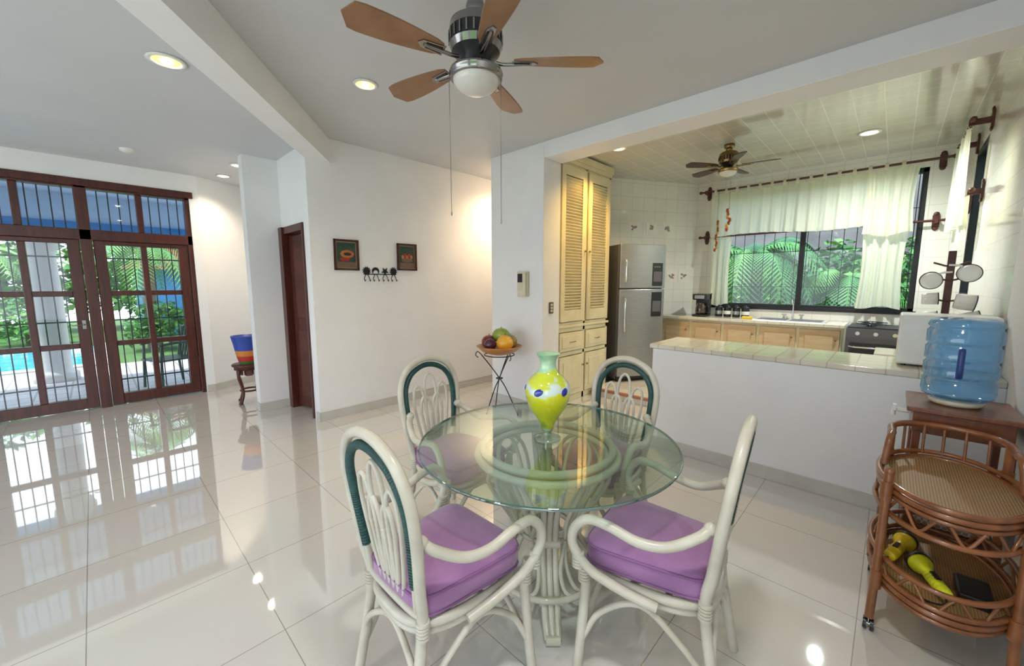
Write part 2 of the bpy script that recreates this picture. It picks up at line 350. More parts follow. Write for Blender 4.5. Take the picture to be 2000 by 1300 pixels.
# ---------------------------------------------------------------- ceiling fans
def fan(name,c,zc,zb,R,ang0,wood,metal,scale=1,chain=None,bw=.062):
    e=empty(name,(c[0],c[1],0))
    m=MB(); s=scale
    m.lathe([(0,zc),(.07*s,zc),(.068*s,zc-.03),(.03*s,zc-.06),(.013*s,zc-.065)],(0,0,0),metal,24)
    m.cyl((0,0,zc-.05),(0,0,zb+.2*s),.012*s,metal,12)
    m.lathe([(.013,zb+.29*s),(.035*s,zb+.29*s),(.048*s,zb+.25*s),(.04*s,zb+.21*s),(.03*s,zb+.19*s)],(0,0,0),metal,24)
    m.obj('downrod',e)
    m=MB()
    m.lathe([(.03*s,zb+.20*s),(.09*s,zb+.195*s),(.125*s,zb+.17*s),(.132*s,zb+.13*s)],(0,0,0),metal,32)
    m.lathe([(.132*s,zb+.13*s),(.128*s,zb+.10*s),(.132*s,zb+.07*s)],(0,0,0),BLACK,32)
    m.lathe([(.132*s,zb+.07*s),(.12*s,zb+.04*s)],(0,0,0),metal,32); m.lathe([(.12*s,zb+.04*s),(.08*s,zb+.015*s),(.07*s,zb-.01*s),(.05*s,zb-.03*s)],(0,0,0),BLACK,32)
    for k in range(24):
        a=2*pi*k/24; m.box(.128*s,.136*s,-.004,.004,zb+.075*s,zb+.125*s,metal,RZ(a))
    m.obj('motor',e)
    m=MB()
    m.lathe([(.05*s,zb-.03*s),(.10*s,zb-.035*s),(.13*s,zb-.045*s),(.135*s,zb-.06*s),(.128*s,zb-.065*s),(.132*s,zb-.08*s),(.122*s,zb-.09*s),(.112*s,zb-.085*s)],(0,0,0),metal,36)
    m.obj('light_kit',e)
    m=MB(); g=[(.118*s*math.cos(t*pi/2/8),zb-.08*s-.075*s*math.sin(t*pi/2/8)) for t in range(9)]; m.lathe(g,(0,0,0),OPAL,32); m.obj('globe',e)
    m=MB(); mi=MB()
    for k in range(5):
        a=ang0+k*2*pi/5
        T=Matrix.Rotation(a,4,'Z')@Matrix.Translation((0,0,zb+.0))@Matrix.Rotation(.2,4,'X')
        out=[]; r0=.17*s if s<1 else .19; L=R-r0
        for i in range(13):
            t=i/12; w=bw*(.62+.55*math.sin(min(1,t*1.25)*pi/2))
            if t>.86: w*=math.sqrt(max(0,1-((t-.86)/.14)**2))*.999+.001
            if t<.04: w*=.8
            out.append((r0+L*t,w))
        poly=[(x,w) for x,w in out]+[(x,-w) for x,w in out[::-1]]
        m.prism(poly,-.004,.004,wood,T)
        mi.tube([(.10*s,0,-.005),(.14*s,.0,-.012),(r0+.03,0,-.01),(r0+.09,0,-.008)],.009,metal,8,4,T=T)
        mi.prism([(r0-.01,-.03),(r0+.10,-.022),(r0+.12,0),(r0+.10,.022),(r0-.01,.03)],-.010,-.004,metal,T)
        mi.prism([(r0-.0,-.018),(r0+.08,-.014),(r0+.08,.014),(r0-.0,.018)],-.014,-.008,BLACK,T)
    m.obj('blades',e); mi.obj('blade_irons',e)
    if chain:
        m=MB()
        for (dx,dy,zz) in chain:
            m.cyl((dx,dy,zb-.06),(dx,dy,zz),.0017,NICKEL,6); m.sph((dx,dy,zz),(.004,.004,.012),metal,8)
        m.obj('pull_chains',e)
    return e
fan('ceiling_fan',(-1.616,1.43),HM,2.60,.64,math.radians(-100),FANW,NICKEL,1,[(-.09,-.1,1.86),(.09,.085,1.82)],.064)
fan('ceiling_fan',(-1.49,5.11),H,2.82,.50,math.radians(12),FAND,BRASS,.78,[(.03,.03,2.35)],.05)

# ---------------------------------------------------------------- dining table
TX,TY=-1.16,1.46
e=empty('dining_table',(TX,TY,0))
m=MB(); R=.61
m.lathe([(0,.752),(R-.006,.752),(R-.006,.740),(0,.740)],(0,0,0),TABLEG,96,smooth=False)
m.obj('glass_top',e)
m=MB(); m.lathe([(R-.006,.752),(R-.001,.7505),(R,.746),(R-.001,.7415),(R-.006,.740)],(0,0,0),TABLEE,96); m.obj('glass_edge',e)
m=MB()
def ring(m,r,z,tr,mat,n=24,c=(0,0),ry=None,nn=8,T=None):
    ry=ry or r
    m.tube([(c[0]+r*math.cos(2*pi*k/n),c[1]+ry*math.sin(2*pi*k/n),z) for k in range(n)],tr,mat,nn,2,True,T)
ring(m,.31,.722,.017,CREAMP); ring(m,.335,.69,.017,CREAMP); ring(m,.29,.69,.015,CREAMP)
ring(m,.13,.33,.014,CREAMP); ring(m,.13,.30,.014,CREAMP); ring(m,.27,.12,.014,CREAMP)
for k in range(4):
    a=math.radians(-46)+k*pi/2
    T=Matrix.Rotation(a,4,'Z')
    for dy in (-.028,.0,.028):
        m.tube([(.31,dy*1.6,.69),(.27,dy*1.4,.60),(.19,dy,.46),(.15,dy,.33),(.18,dy,.2),(.27,dy,.08),(.36,dy*.8,.018)],.015,CREAMP,8,5,T=T)
    m.cyl((.36,-.03,.018),(.36,.03,.018),.02,CREAMP,10,T)
    for z,r in ((.33,.15),(.12,.245)): m.tube([(r,-.05,z-.02),(r,.05,z-.02)],.022,CREAMP,8,1,T=T)
    T=Matrix.Rotation(a+pi/4,4,'Z')
    for w in (.10,.055):
        m.tube([(.14,-.03,.32),(.20,-w,.45),(.265,-w*1.3,.58),(.285,-w*.8,.66),(.29,0,.68),(.285,w*.8,.66),(.265,w*1.3,.58),(.20,w,.45),(.14,.03,.32)],.010,CREAMP,8,5,T=T)
        m.tube([(.14,-.03,.30),(.17,-w,.2),(.23,-w*1.2,.13),(.27,0,.10),(.23,w*1.2,.13),(.17,w,.2),(.14,.03,.30)],.010,CREAMP,8,5,T=T)
m.obj('rattan_base',e)

# ---------------------------------------------------------------- chairs
cf=MB()
half=[(-.185,-.27,0.0),(-.168,-.205,.38),(-.190,-.222,.55),(-.214,-.245,.74),(-.21,-.262,.87),(-.16,-.274,.965),(-.08,-.28,1.012),(0,-.282,1.025)]
arch=half+[(-x,y,z) for x,y,z in half[-2::-1]]
cf.tube(arch,.019,CREAMP,10,6)
g0=[(-.150,-.212,.45),(-.160,-.222,.55),(-.181,-.245,.74),(-.176,-.262,.855),(-.132,-.273,.932),(-.066,-.279,.972),(0,-.281,.984)]
g=g0+[(-x,y,z) for x,y,z in g0[-2::-1]]
cf.tube([p for p in g],.011,CREAMP,8,5)
gg=g0[1:]+[(-x,y,z) for x,y,z in g0[-2:0:-1]]
Q=catmull(gg,9)
cf.tube(Q,.0145,GREENB,8,1)
for i in range(0,len(Q)-1):
    for tt in (0,.5):
        p=Q[i].lerp(Q[i+1],tt); d=(Q[i+1]-Q[i]).normalized()*.0035
        cf.tube([p-d,p+d],.0168,GREENB,8,1)
def bk(z): return -.205-.075*max(0,(z-.4))/.6
def loop(cx,w,zt,bx):
    pts=[]
    for (x,z) in [(-.3,.43),(-.7,.55),(-1,.68),(-1.05,zt-.1),(-.75,zt-.03),(0,zt),(.75,zt-.03),(1.05,zt-.1),(1,.68),(.7,.55),(.3,.43)]:
        f=min(1,max(0,(z-.43)/(zt-.43)))
        pts.append((bx+(cx-bx)*f**.7+x*w,bk(z)+.004,z))
    cf.tube(pts,.0085,CREAMP,8,4)
loop(0,.040,.93,0); loop(-.095,.038,.86,-.05); loop(.095,.038,.86,.05)
loop(-.047,.036,.79,-.025); loop(.047,.036,.79,.025)
cf.tube([(-.17,-.205,.44),(-.1,-.215,.44),(.1,-.215,.44),(.17,-.205,.44)],.013,CREAMP,8,4)
sr=[]
for k in range(28):
    a=2*pi*k/28; c,s_=math.cos(a),math.sin(a)
    rr=1/((abs(c)**3.2+abs(s_)**3.2)**(1/3.2)); sr.append((c*rr*(.207+.028*s_),s_*rr*.225,.395))
cf.tube(sr,.018,CREAMP,8,2,True)
cf.tube([(x*.98,y*.98,.362) for x,y,z in sr],.014,CREAMP,8,2,True)
for sx in (-1,1):
    cf.tube([(sx*.185,-.205,.70),(sx*.215,-.175,.675),(sx*.25,-.09,.628),(sx*.275,.0,.625),(sx*.288,.10,.652),(sx*.296,.175,.655),(sx*.302,.225,.605),(sx*.296,.23,.53),(sx*.278,.17,.45),(sx*.25,.06,.40),(sx*.225,-.06,.372)],.018,CREAMP,10,6)
    cf.sph((sx*.184,-.208,.703),.024,CREAMP,10)
    cf.tube([(sx*.25,.215,.46),(sx*.245,.20,.38),(sx*.258,.205,.2),(sx*.275,.215,0.0)],.019,CREAMP,10,5)
    for p in ((sx*.248,.205,.40),(sx*.172,-.205,.40),(sx*.285,.215,.48)):
        for q in range(5): cf.tube([(p[0],p[1],p[2]-.03+.012*q),(p[0],p[1],p[2]-.02+.012*q)],.0235,CREAMP,10,1)
    cf.tube([(sx*.262,.205,.13),(sx*.235,.14,.26),(sx*.22,.0,.35),(sx*.20,-.13,.26),(sx*.178,-.245,.13)],.012,CREAMP,8,5)
for y0,xx in ((.205,.262),(-.245,.178)):
    cf.tube([(-xx,y0,.13),(-.15,y0*.95,.26),(0,y0*.9,.35),(.15,y0*.95,.26),(xx,y0,.13)],.012,CREAMP,8,5)
cf.tube([(-.18,-.1,.37),(0,-.02,.375),(.2,.06,.37)],.012,CREAMP,8,3); cf.tube([(.18,-.1,.37),(0,-.02,.375),(-.2,.06,.37)],.012,CREAMP,8,3)
FRAME=cf.mesh('rattan_frame',False)
cu=MB()
def sup(a,p=7.0):
    c,s_=math.cos(a),math.sin(a); r=1/((abs(c)**p+abs(s_)**p)**(1/p)); return c*r,s_*r
NC=72
prof=[(0,.412),(.9,.412),(.985,.425),(1.0,.45),(1.0,.475),(.99,.497),(.95,.512),(.85,.522),(.5,.532),(.25,.535),(0,.536)]
V=[];F=[]
for r,z in prof:
    for k in range(NC):
        x,y=sup(2*pi*k/NC); V.append((x*r*(.200+.026*y),.008+y*r*.225,z))
for i in range(len(prof)-1):
    for k in range(NC):
        k2=(k+1)%NC; F.append((i*NC+k,i*NC+k2,(i+1)*NC+k2,(i+1)*NC+k))
cu.add(V,F,PURPLE,True)
for rz_,zz in ((.995,.495),(.992,.425)):
    P=[]
    for k in range(NC):
        x,y=sup(2*pi*k/NC); P.append((x*rz_*(.200+.026*y),.008+y*rz_*.225,zz))
    cu.tube(P,.0055,PIPING,6,1,True)
CUSH=cu.mesh('seat_cushion',False)
def chair(x,y,rz):
    e=empty('dining_chair',(x,y,0),math.radians(rz)); mkobj(FRAME,'rattan_frame',e); mkobj(CUSH,'seat_cushion',e)
chair(-1.175,.84,0); chair(-.60,1.48,98); chair(-1.2,2.02,178); chair(-1.85,1.45,-88)

# ---------------------------------------------------------------- vase
def vasemat():
    m,nt,b=newmat('art_glass'); N=nt.nodes;L=nt.links
    tc=N.new('ShaderNodeTexCoord'); sp=N.new('ShaderNodeSeparateXYZ'); L.new(tc.outputs['Object'],sp.inputs[0])
    no=N.new('ShaderNodeTexNoise'); no.inputs['Scale'].default_value=13; L.new(tc.outputs['Object'],no.inputs[0])
    ad=N.new('ShaderNodeMath'); ad.operation='MULTIPLY_ADD'; ad.inputs[1].default_value=.18; L.new(no.outputs['Fac'],ad.inputs[0]); L.new(sp.outputs[2],ad.inputs[2])
    r=N.new('ShaderNodeValToRGB'); cr=r.color_ramp
    cr.elements[0].position=.06; cr.elements[0].color=(.10,.16,.04,1)
    cr.elements[1].position=.53; cr.elements[1].color=(.25,.55,.35,1)
    for p,c in ((.14,(.20,.30,.02,1)),(.17,(.50,.55,.005,1)),(.328,(.62,.64,.005,1)),(.338,(.60,.70,.64,1)),(.366,(.58,.70,.66,1)),(.38,(.58,.64,.02,1)),(.415,(.50,.60,.05,1)),(.43,(.34,.60,.42,1)),(.48,(.44,.64,.40,1))):
        x=cr.elements.new(p); x.color=c
    L.new(ad.outputs[0],r.inputs[0]); L.new(r.outputs[0],b.inputs['Base Color'])
    b.inputs['Roughness'].default_value=.05; b.inputs['Coat Weight'].default_value=1; b.inputs['Coat Roughness'].default_value=.02
    return m
VM=vasemat()
e=empty('art_glass_vase',(TX,TY,.753))
m=MB(); prof=[(.030,.055),(.028,.06),(.035,.08),(.06,.12),(.09,.165),(.105,.21),(.108,.24),(.100,.275),(.078,.305),(.053,.325),(.042,.345),(.037,.37),(.042,.395),(.055,.415),(.060,.42),(.054,.418),(.034,.395),(.03,.37)]
m.lathe([(r,z) for r,z in prof],(0,0,0),VM,40); m.obj('body',e)
m=MB(); CLR=glassmat('clear_vase_foot',(.75,.85,.80),.12,.02,.1,(.4,.5,.45))
m.lathe([(0,.0),(.065,.0),(.067,.006),(.05,.014),(.022,.022),(.016,.032),(.026,.045),(.030,.058)],(0,0,0),CLR,32); m.obj('foot',e)
m=MB(); BS=M('cobalt_glass',(.01,.02,.30),.05,coat=1)
for a in (-75,-3,69,141,213):
    T=Matrix.Rotation(math.radians(a),4,'Z')@Matrix.Translation((.104,0,.252))@Matrix.Rotation(-.22,4,'Y')@Matrix.Rotation(.5,4,'X')
    m.sph((0,0,0),(.0055,.024,.016),BS,16,T)
m.obj('cobalt_spots',e)

# ---------------------------------------------------------------- fruit stand
e=empty('fruit_bowl_stand',(-3.2,3.14,0))
m=MB()
for k in range(3):
    a=2*pi*k/3+.5; c,s_=math.cos(a),math.sin(a); c2,s2=math.cos(a+.25),math.sin(a+.25)
    m.tube([(c*.22,s_*.22,.0),(c*.08,s_*.08,.30),(-c*.0,-s_*.0,.42),(-c2*.10,-s2*.10,.56),(-c2*.21,-s2*.21,.70)],.006,IRON,8,5)
    m.tube([(-c2*.21,-s2*.21,.70),(-c2*.25,-s2*.25,.73),(-c2*.27,-s2*.27,.69),(-c2*.24,-s2*.24,.66)],.005,IRON,8,5)
ring(m,.17,.695,.006,IRON); ring(m,.035,.42,.006,IRON,12)
m.obj('iron_legs',e)
BOWL=M('orange_clay_bowl',(.50,.22,.05),.35,col2=(.38,.15,.03),nscale=5)
m=MB(); m.lathe([(0,.70),(.10,.70),(.19,.735),(.255,.79),(.262,.795),(.25,.80),(.185,.75),(.1,.72),(0,.718)],(0,0,0),BOWL,36); m.obj('bowl',e)
def fr(name,c,r,col,col2,stem=True):
    mt=M(name+'_skin',col,.3,col2=col2,nscale=9,coat=.3); q=MB(); q.sph((0,0,0),r,mt,20)
    if stem: q.tube([(0,0,r[2]*.95),(.004,0,r[2]+.015)],.003,IRON,6,1)
    q.obj(name,e,c)
fr('apple',(-.14,-.03,.83),(.085,.085,.08),(.30,.02,.03),(.12,.01,.03)); fr('plum',(-.02,-.12,.82),(.07,.07,.07),(.10,.01,.04),(.05,.01,.03))
fr('orange',(.11,-.02,.84),(.095,.095,.09),(.80,.33,.02),(.74,.42,.03)); fr('mango',(-.02,.05,.91),(.12,.085,.085),(.12,.30,.03),(.30,.35,.04)); fr('apple_green',(.04,.14,.83),(.08,.08,.08),(.3,.35,.05),(.4,.2,.04))

# ---------------------------------------------------------------- wall pictures, hooks, intercom
PG=M('painting_ground',(.012,.04,.025),.6,col2=(.03,.07,.04),nscale=12); PO=M('papaya_orange',(.42,.09,.02),.5,col2=(.40,.15,.04)); PR=M('fruit_red',(.30,.02,.015),.5); PT=M('painting_table',(.16,.10,.06),.6)
PMAT=M('picture_mat',(.30,.24,.17),.7)
def picture(y,z,w,h,kind):
    e=empty('framed_picture',(-4.42,y,z))
    m=MB(); f=.02
    for b in ((0.001,.025,-w/2,w/2,h/2-f,h/2),(0.001,.025,-w/2,w/2,-h/2,-h/2+f),(0.001,.025,-w/2,-w/2+f,-h/2,h/2),(0.001,.025,w/2-f,w/2,-h/2,h/2)): m.box(*b,MAHO)
    m.obj('frame',e,bevel=.003)
    m=MB(); m.box(.001,.008,-w/2+f,w/2-f,-h/2+f,h/2-f,PMAT); m.box(.008,.010,-w/2+f+.012,w/2-f-.012,-h/2+f+.012,h/2-f-.012,PG)
    m.box(.010,.011,-w/2+f+.012,w/2-f-.012,-h/2+f+.012,-h/2+f+.07,PT)
    if kind==0:
        m.sph((.011,0.01,.01),(.004,.08,.045),PO,20); m.sph((.014,.01,.01),(.003,.045,.018),M('papaya_seeds',(.02,.02,.02),.5),16); m.sph((.012,-.02,-.05),(.003,.06,.022),PR,16)
    else:
        for k in range(5): m.sph((.012,-.06+.03*k,-.0+.02*(k%2)),(.004,.022,.024),PR if k%2 else PO,14)
        m.sph((.012,0,-.04),(.004,.085,.028),PT,16)
    m.obj('painting',e)
picture(1.972,1.81,.27,.33,0); picture(2.73,1.82,.265,.32,1)
e=empty('key_hook_rack',(-4.42,2.37,1.61)); m=MB()
for k,y in enumerate((-.17,-.06,.06,.17)):
    TT=Matrix.Translation((.002,y,.03))@Matrix.Rotation(pi/2,4,'Y')
    if k in (0,3):
        m.prism([(.035*math.cos(a*pi/12)*(1.55 if a%2 else 1),.035*math.sin(a*pi/12)*(1.55 if a%2 else 1)) for a in range(24)],0,.006,IRON,TT)
    elif k==1:
        P=[(.045*math.cos(t),.045*math.sin(t)) for t in [math.radians(50+260*i/14) for i in range(15)]]+[(.02+.033*math.cos(t),.033*math.sin(t)) for t in [math.radians(290-220*i/10) for i in range(11)]]
        m.prism(P,0,.006,IRON,TT)
    else:
        m.prism([((.05 if a%2==0 else .022)*math.cos(a*pi/5),(.05 if a%2==0 else .022)*math.sin(a*pi/5)) for a in range(10)],0,.006,IRON,TT)
    for dy in (-.03,.03):
        m.tube([(.005,y+dy*.3,.0),(.006,y+dy,-.05),(.02,y+dy,-.085),(.035,y+dy,-.07)],.004,IRON,6,5)
m.box(.001,.005,-.2,.2,-.01,.0,IRON)
m.obj('hooks',e)
CREAMPL=M('aged_cream_plastic',(.66,.60,.45),.4)
e=empty('wall_intercom',(-3.13,3.48,1.49)); m=MB(); m.box(-.08,.08,-.04,-.001,-.145,.145,CREAMPL); m.obj('body',e,bevel=.01)
m=MB(); m.box(-.065,.012,-.046,-.0405,.02,.12,BLACK); m.obj('screen',e,bevel=.003)
m=MB(); m.box(.028,.075,-.07,-.0405,-.13,.13,CREAMPL); m.obj('handset',e,bevel=.012)
m=MB(); 
for i in range(3): m.box(-.06+.025*i,-.045+.025*i,-.044,-.0405,-.10,-.08,WHITEP)
m.obj('buttons',e)
e=empty('light_switch',(-2.85,3.63,1.22)); m=MB(); m.box(.001,.008,-.04,.04,-.065,.065,M('bronze_plate',(.10,.07,.05),.4)); m.obj('plate',e,bevel=.003)
m=MB(); 
for z in (-.035,0,.035): m.box(.008,.014,-.018,.018,z-.012,z+.012,CREAMPL)
m.obj('rockers',e)

# ---------------------------------------------------------------- louvered pantry cabinet
e=empty('louvered_pantry_cabinet',(-2.9,3.80,0))
m=MB(); W=1.18; Hc=3.0
m.box(-.5,-.025,0,W,.0,Hc,CABP)
fm=lambda *b: m.box(*b,CABP)
fm(-.025,0,0,.05,.0,Hc); fm(-.025,0,W-.05,W,0,Hc); fm(-.025,0,W/2-.025,W/2+.025,0,Hc)
for z0,z1 in ((0,.08),(.60,.65),(.90,1.02),(2.88,Hc)): fm(-.025,0,0,W,z0,z1)
fm(-.03,.03,-.0,W+.02,2.95,Hc+.03); fm(-.03,.015,0,W,2.90,2.95); fm(-.025,.02,0,W,.955,.985)
m.obj('carcass',e,bevel=.004)
m=MB(); m2=MB()
for y0,y1 in ((.05,W/2-.025),(W/2+.025,W-.05)):
    y0+=.006;y1-=.006; s_=.075
    m.box(0,.022,y0,y0+s_,1.03,2.87,CABP); m.box(0,.022,y1-s_,y1,1.03,2.87,CABP)
    for z0,z1 in ((1.03,1.17),(2.76,2.87)): m.box(0,.022,y0+s_,y1-s_,z0,z1,CABP)
    m2.box(-.012,-.008,y0+s_,y1-s_,1.17,2.76,CABD)
    z=1.185
    while z<2.75:
        T=Matrix.Translation((.006,0,z))@Matrix.Rotation(math.radians(-50),4,'Y'); m2.box(-.018,.018,y0+s_,y1-s_,-.003,.003,CABP,T); z+=.036
    m.box(0,.02,y0,y1,.66,.89,CABP); m.box(.02,.026,y0+.04,y1-.04,.70,.85,CABP)
    m.box(0,.02,y0,y1,.09,.59,CABP); m.box(.02,.028,y0+.07,y1-.07,.16,.52,CABP)
    ym=(y0+y1)/2
    m.tube([(.02,ym-.05,.775),(.045,ym-.045,.775),(.045,ym+.045,.775),(.02,ym+.05,.775)],.005,BRASS,6,3)
for y in (W/2-.05,W/2+.05):
    for z in (1.9,.45): m.sph((.035,y,z),.013,BRASS,12); m.cyl((.02,y,z),(.035,y,z),.005,BRASS,8)
m.obj('doors',e,bevel=.004); m2.obj('louvers',e)

# ---------------------------------------------------------------- fridge
e=empty('refrigerator',(-2.80,5.475,.103),dg)
w=.36; d=.27
m=MB(); m.box(-w,w,-d+.06,d,.03,1.93,STEELS); m.obj('body',e,bevel=.01)
m=MB()
def door(z0,z1):
    n=12; poly=[(-w,-d+.055)]+[(-w+2*w*i/n,-d-.0-.03*(1-((i/n-.5)*2)**2)) for i in range(n+1)]+[(w,-d+.055)]
    m.prism(poly,z0,z1,STEEL)
door(1.33,1.93); door(.08,1.315)
m.obj('doors',e,bevel=.008)
m=MB()
for z0,z1 in ((1.40,1.72),(.72,1.2)):
    m.tube([(-w+.07,-d-.01,z0),(-w+.06,-d-.06,z0+.03),(-w+.055,-d-.065,(z0+z1)/2),(-w+.06,-d-.06,z1-.03),(-w+.07,-d-.01,z1)],.014,CHROME,8,5)
m.obj('handles',e)
m=MB(); m.box(.13,.30,-d-.028,-d-.012,1.36,1.68,BLACK); m.box(.13,.30,-d-.028,-d-.012,.93,1.28,BLACK); m.obj('dispenser_panels',e,bevel=.006)
m=MB()
for i in range(3): m.box(.16+.035*i,.18+.035*i,-d-.031,-d-.028,1.62,1.63,STEEL)
m.box(.15,.28,-d-.032,-d-.028,1.42,1.56,STEELS); m.box(.15,.28,-d-.032,-d-.028,1.0,1.15,STEELS); m.obj('panel_details',e)
m=MB()
for sx in (-.3,.3):
    for sy in (-.18,.22): m.cyl((sx,sy,0),(sx,sy,.035),.02,BLACK,10)
m.box(-w+.01,w-.01,-d+.03,d-.02,.03,.08,BLACK)
m.obj('feet',e)

# ---------------------------------------------------------------- window counter run
e=empty('kitchen_base_cabinets',(0,0,.103))
WOODC=M('pale_oak',(.60,.45,.27),.45,col2=(.52,.38,.22),nscale=4,stretch=(1,1,6))
m=MB(); cx0,cx1=-2.66,-.42
m.prism([(cx0,6.26),(cx1,6.26),(cx1,6.78),(-2.43,6.78),(cx0-.01,6.36)],.0,.85,CABP); m.obj('carcass',e)
m=MB(); n=5; wd=(cx1-cx0)/n
for i in range(n):
    a=cx0+i*wd+.02; b=cx0+(i+1)*wd-.02
    m.box(a,b,6.238,6.26,.08,.82,WOODC); m.box(a+.06,b-.06,6.23,6.238,.15,.75,WOODC)
    m.sph((b-.04,6.225,.70),.012,BRASS,10)
m.obj('doors',e,bevel=.006)
m=MB(); m.prism([(-2.74,6.20),(-.40,6.20),(-.40,6.79),(-2.43,6.79)],.855,.897,KCT); m.obj('countertop',e,bevel=.006)
e=empty('kitchen_sink',(-1.0,6.5,1.001))
m=MB(); m.box(-.40,.40,-.22,.22,0,.012,CHROME); m.box(-.36,-.02,-.18,.13,.0125,.0135,STEELS); m.box(.02,.36,-.18,.13,.0125,.0135,STEELS); m.obj('basin',e,bevel=.003)
m=MB(); m.tube([(0,.18,.01),(0,.18,.20),(0,.15,.26),(0,.07,.26),(0,.04,.21)],.011,CHROME,8,5)
for x in (-.1,.1): m.cyl((x,.18,.01),(x,.18,.06),.014,CHROME,10); m.tube([(x-.03,.18,.065),(x+.03,.18,.065)],.007,CHROME,8,1)
m.obj('faucet',e)
boxobj('dish_sponge',(-1.55,-1.42,6.35,6.43,1.001,1.035),YEL,.006)
e=empty('coffee_maker',(-2.12,6.42,1.001))
m=MB(); m.box(-.10,.10,-.12,.12,0,.03,BLACK); m.box(-.10,.10,.03,.12,.03,.34,BLACK); m.box(-.10,.10,-.12,.12,.25,.34,BLACK); m.obj('body',e,bevel=.01)
m=MB(); m.lathe([(0,.035),(.06,.035),(.075,.08),(.07,.15),(.05,.18),(.052,.2)],(0,-.05,0),M('coffee_glass',(.05,.025,.015),.05,coat=1),24); m.tube([(.07,-.05,.16),(.115,-.05,.15),(.11,-.05,.07),(.072,-.05,.07)],.008,BLACK,8,4); m.obj('carafe',e)
m=MB(); m.box(-.07,.07,-.124,-.12,.27,.32,STEEL); m.obj('panel',e)
for i,x in enumerate((-1.92,-1.80,-1.68,-1.56)):
    m=MB(); m.lathe([(0,0),(.048,0),(.052,.02),(.052,.11),(.045,.125),(.05,.13),(.05,.15),(.02,.155),(.012,.175),(0,.178)],(0,0,0),BLACK,20); m.lathe([(.0525,.04),(.0525,.09)],(0,0,0),WHITEP if i%2 else STEEL,20)
    m.obj('storage_canister',loc=(x,6.58,1.001))
e=empty('wall_outlet',(-2.33,6.8,1.32)); m=MB(); m.box(-.06,.06,-.008,-.001,-.04,.04,CREAMPL); m.box(-.03,-.02,-.0095,-.008,-.012,.012,BLACK); m.box(.02,.03,-.0095,-.008,-.012,.012,BLACK); m.obj('plate',e)
GL=[M('glaze_rose',(.45,.22,.18),.2),M('glaze_leaf',(.25,.32,.18),.2),M('glaze_plum',(.32,.2,.3),.2)]; TG=M('tile_glaze',(.80,.78,.70),.12)
for s_,z in ((.45,2.35),(.75,2.35),(1.05,2.35),(1.15,1.62),(1.38,1.62)):
    e=empty('decorated_wall_tile',(-3.2+.8/1.578*s_,5.44+1.36/1.578*s_,z),dg)
    m=MB(); m.box(-.095,.095,-.004,-.001,-.095,.095,TG); m.obj('tile',e)
    m=MB(); 
    for q in range(9):
        a=random.random()*6.3; r=random.random()*.045
        m.sph((r*1.3*math.cos(a),-.005,r*math.sin(a)),(.018,.002,.016),GL[q%3],10)
    m.obj('fruit_motif',e)

e=empty('gas_stove',(.04,6.12,.103))
m=MB(); m.box(-.40,.40,-.3,.3,.0,.90,STEELS); m.obj('body',e,bevel=.01)
m=MB(); m.box(-.40,.40,-.32,-.3,.80,.90,STEELS); m.box(-.36,.36,-.325,-.3,.12,.74,BLACK); m.tube([(-.32,-.33,.70),(-.32,-.37,.70),(.32,-.37,.70),(.32,-.33,.70)],.01,CHROME,8,2)
for i in range(5): m.cyl((-.3+.15*i,-.32,.85),(-.3+.15*i,-.35,.85),.02,CHROME,14)
m.obj('oven_front',e)
m=MB(); m.box(-.39,.39,-.29,.29,.90,.915,BLACK)
for x in (-.2,.2):
    for y in (-.14,.14):
        m.lathe([(0,.94),(.04,.938),(.045,.915)],(x,y,0),BLACK,16); ring(m,.10,.945,.005,BLACK,12,(x,y))
        for a in range(4): T=RZ(a*pi/2,(x,y,0)); m.box(.03,.13,-.004,.004,.94,.95,BLACK,T)
m.obj('cooktop',e)

e=empty('white_microwave',(.26,3.85,.956))
m=MB(); m.box(-.22,.22,-.16,.16,.012,.34,WHITEP); m.obj('body',e,bevel=.012)
m=MB(); m.box(-.20,.10,.161,.166,.05,.31,BLACK); m.box(.12,.21,.161,.166,.05,.31,CREAMPL); m.obj('front_panel',e)
m=MB(); 
for x in (-.18,.18):
    for y in (-.13,.13): m.cyl((x,y,0),(x,y,.014),.012,BLACK,8)
for i in range(8): m.box(-.2206,-.22,-.1+.02*i,-.09+.02*i,.2,.28,STEELS)
m.obj('feet_and_vents',e)
# side cabinet with enamelware tree
m=MB(); m.box(-.28,.28,-.17,.24,.0,.92,CABP); m.box(-.24,.24,-.18,-.17,.1,.85,WOODC); m.box(-.29,.28,-.18,.25,.92,.96,KCT); m.obj('kitchen_side_cabinet',loc=(.21,4.32,0.0),bevel=.004)
e=empty('enamel_mug_tree',(.275,4.28,0.0)); 
m=MB(); m.lathe([(0,.961),(.09,.961),(.09,.98),(.03,.985)],(0,0,0),MAHO2,20); m.box(-.02,.02,-.012,.012,.98,1.73,MAHO2)
for z in (1.15,1.37,1.52,1.62): m.tube([(-.09,-.01,z+.03),(0,-.01,z),(.09,-.01,z+.03)],.007,MAHO2,8,3)
m.obj('post',e,bevel=.004)
NAVY=M('enamel_rim',(.02,.025,.05),.2)
def pan(cx,cz,r,ax,y=-.06,dep=.035,hx=1):
    # hangs with its base toward the room
    q=MB(); T=Matrix.Translation((cx,y,cz))@Matrix.Rotation(ax,4,'Z')@Matrix.Rotation(-pi/2,4,'X')
    q.lathe([(0,0),(r*.72,0),(r*.80,.004),(r*.97,dep*.85),(r,dep)],(0,0,0),ENAMEL,32,T); ring(q,r,dep,.0042,NAVY,24,T=T)
    q.tube([(-hx*r*.6,-r*.8,dep*.8),(-hx*(r*1.0),-r*.95,dep*.8),(-hx*(r*1.7),-r*1.0,dep*.8)],.007,ENAMEL,8,3,T=T)
    q.obj('enamel_pan',e)
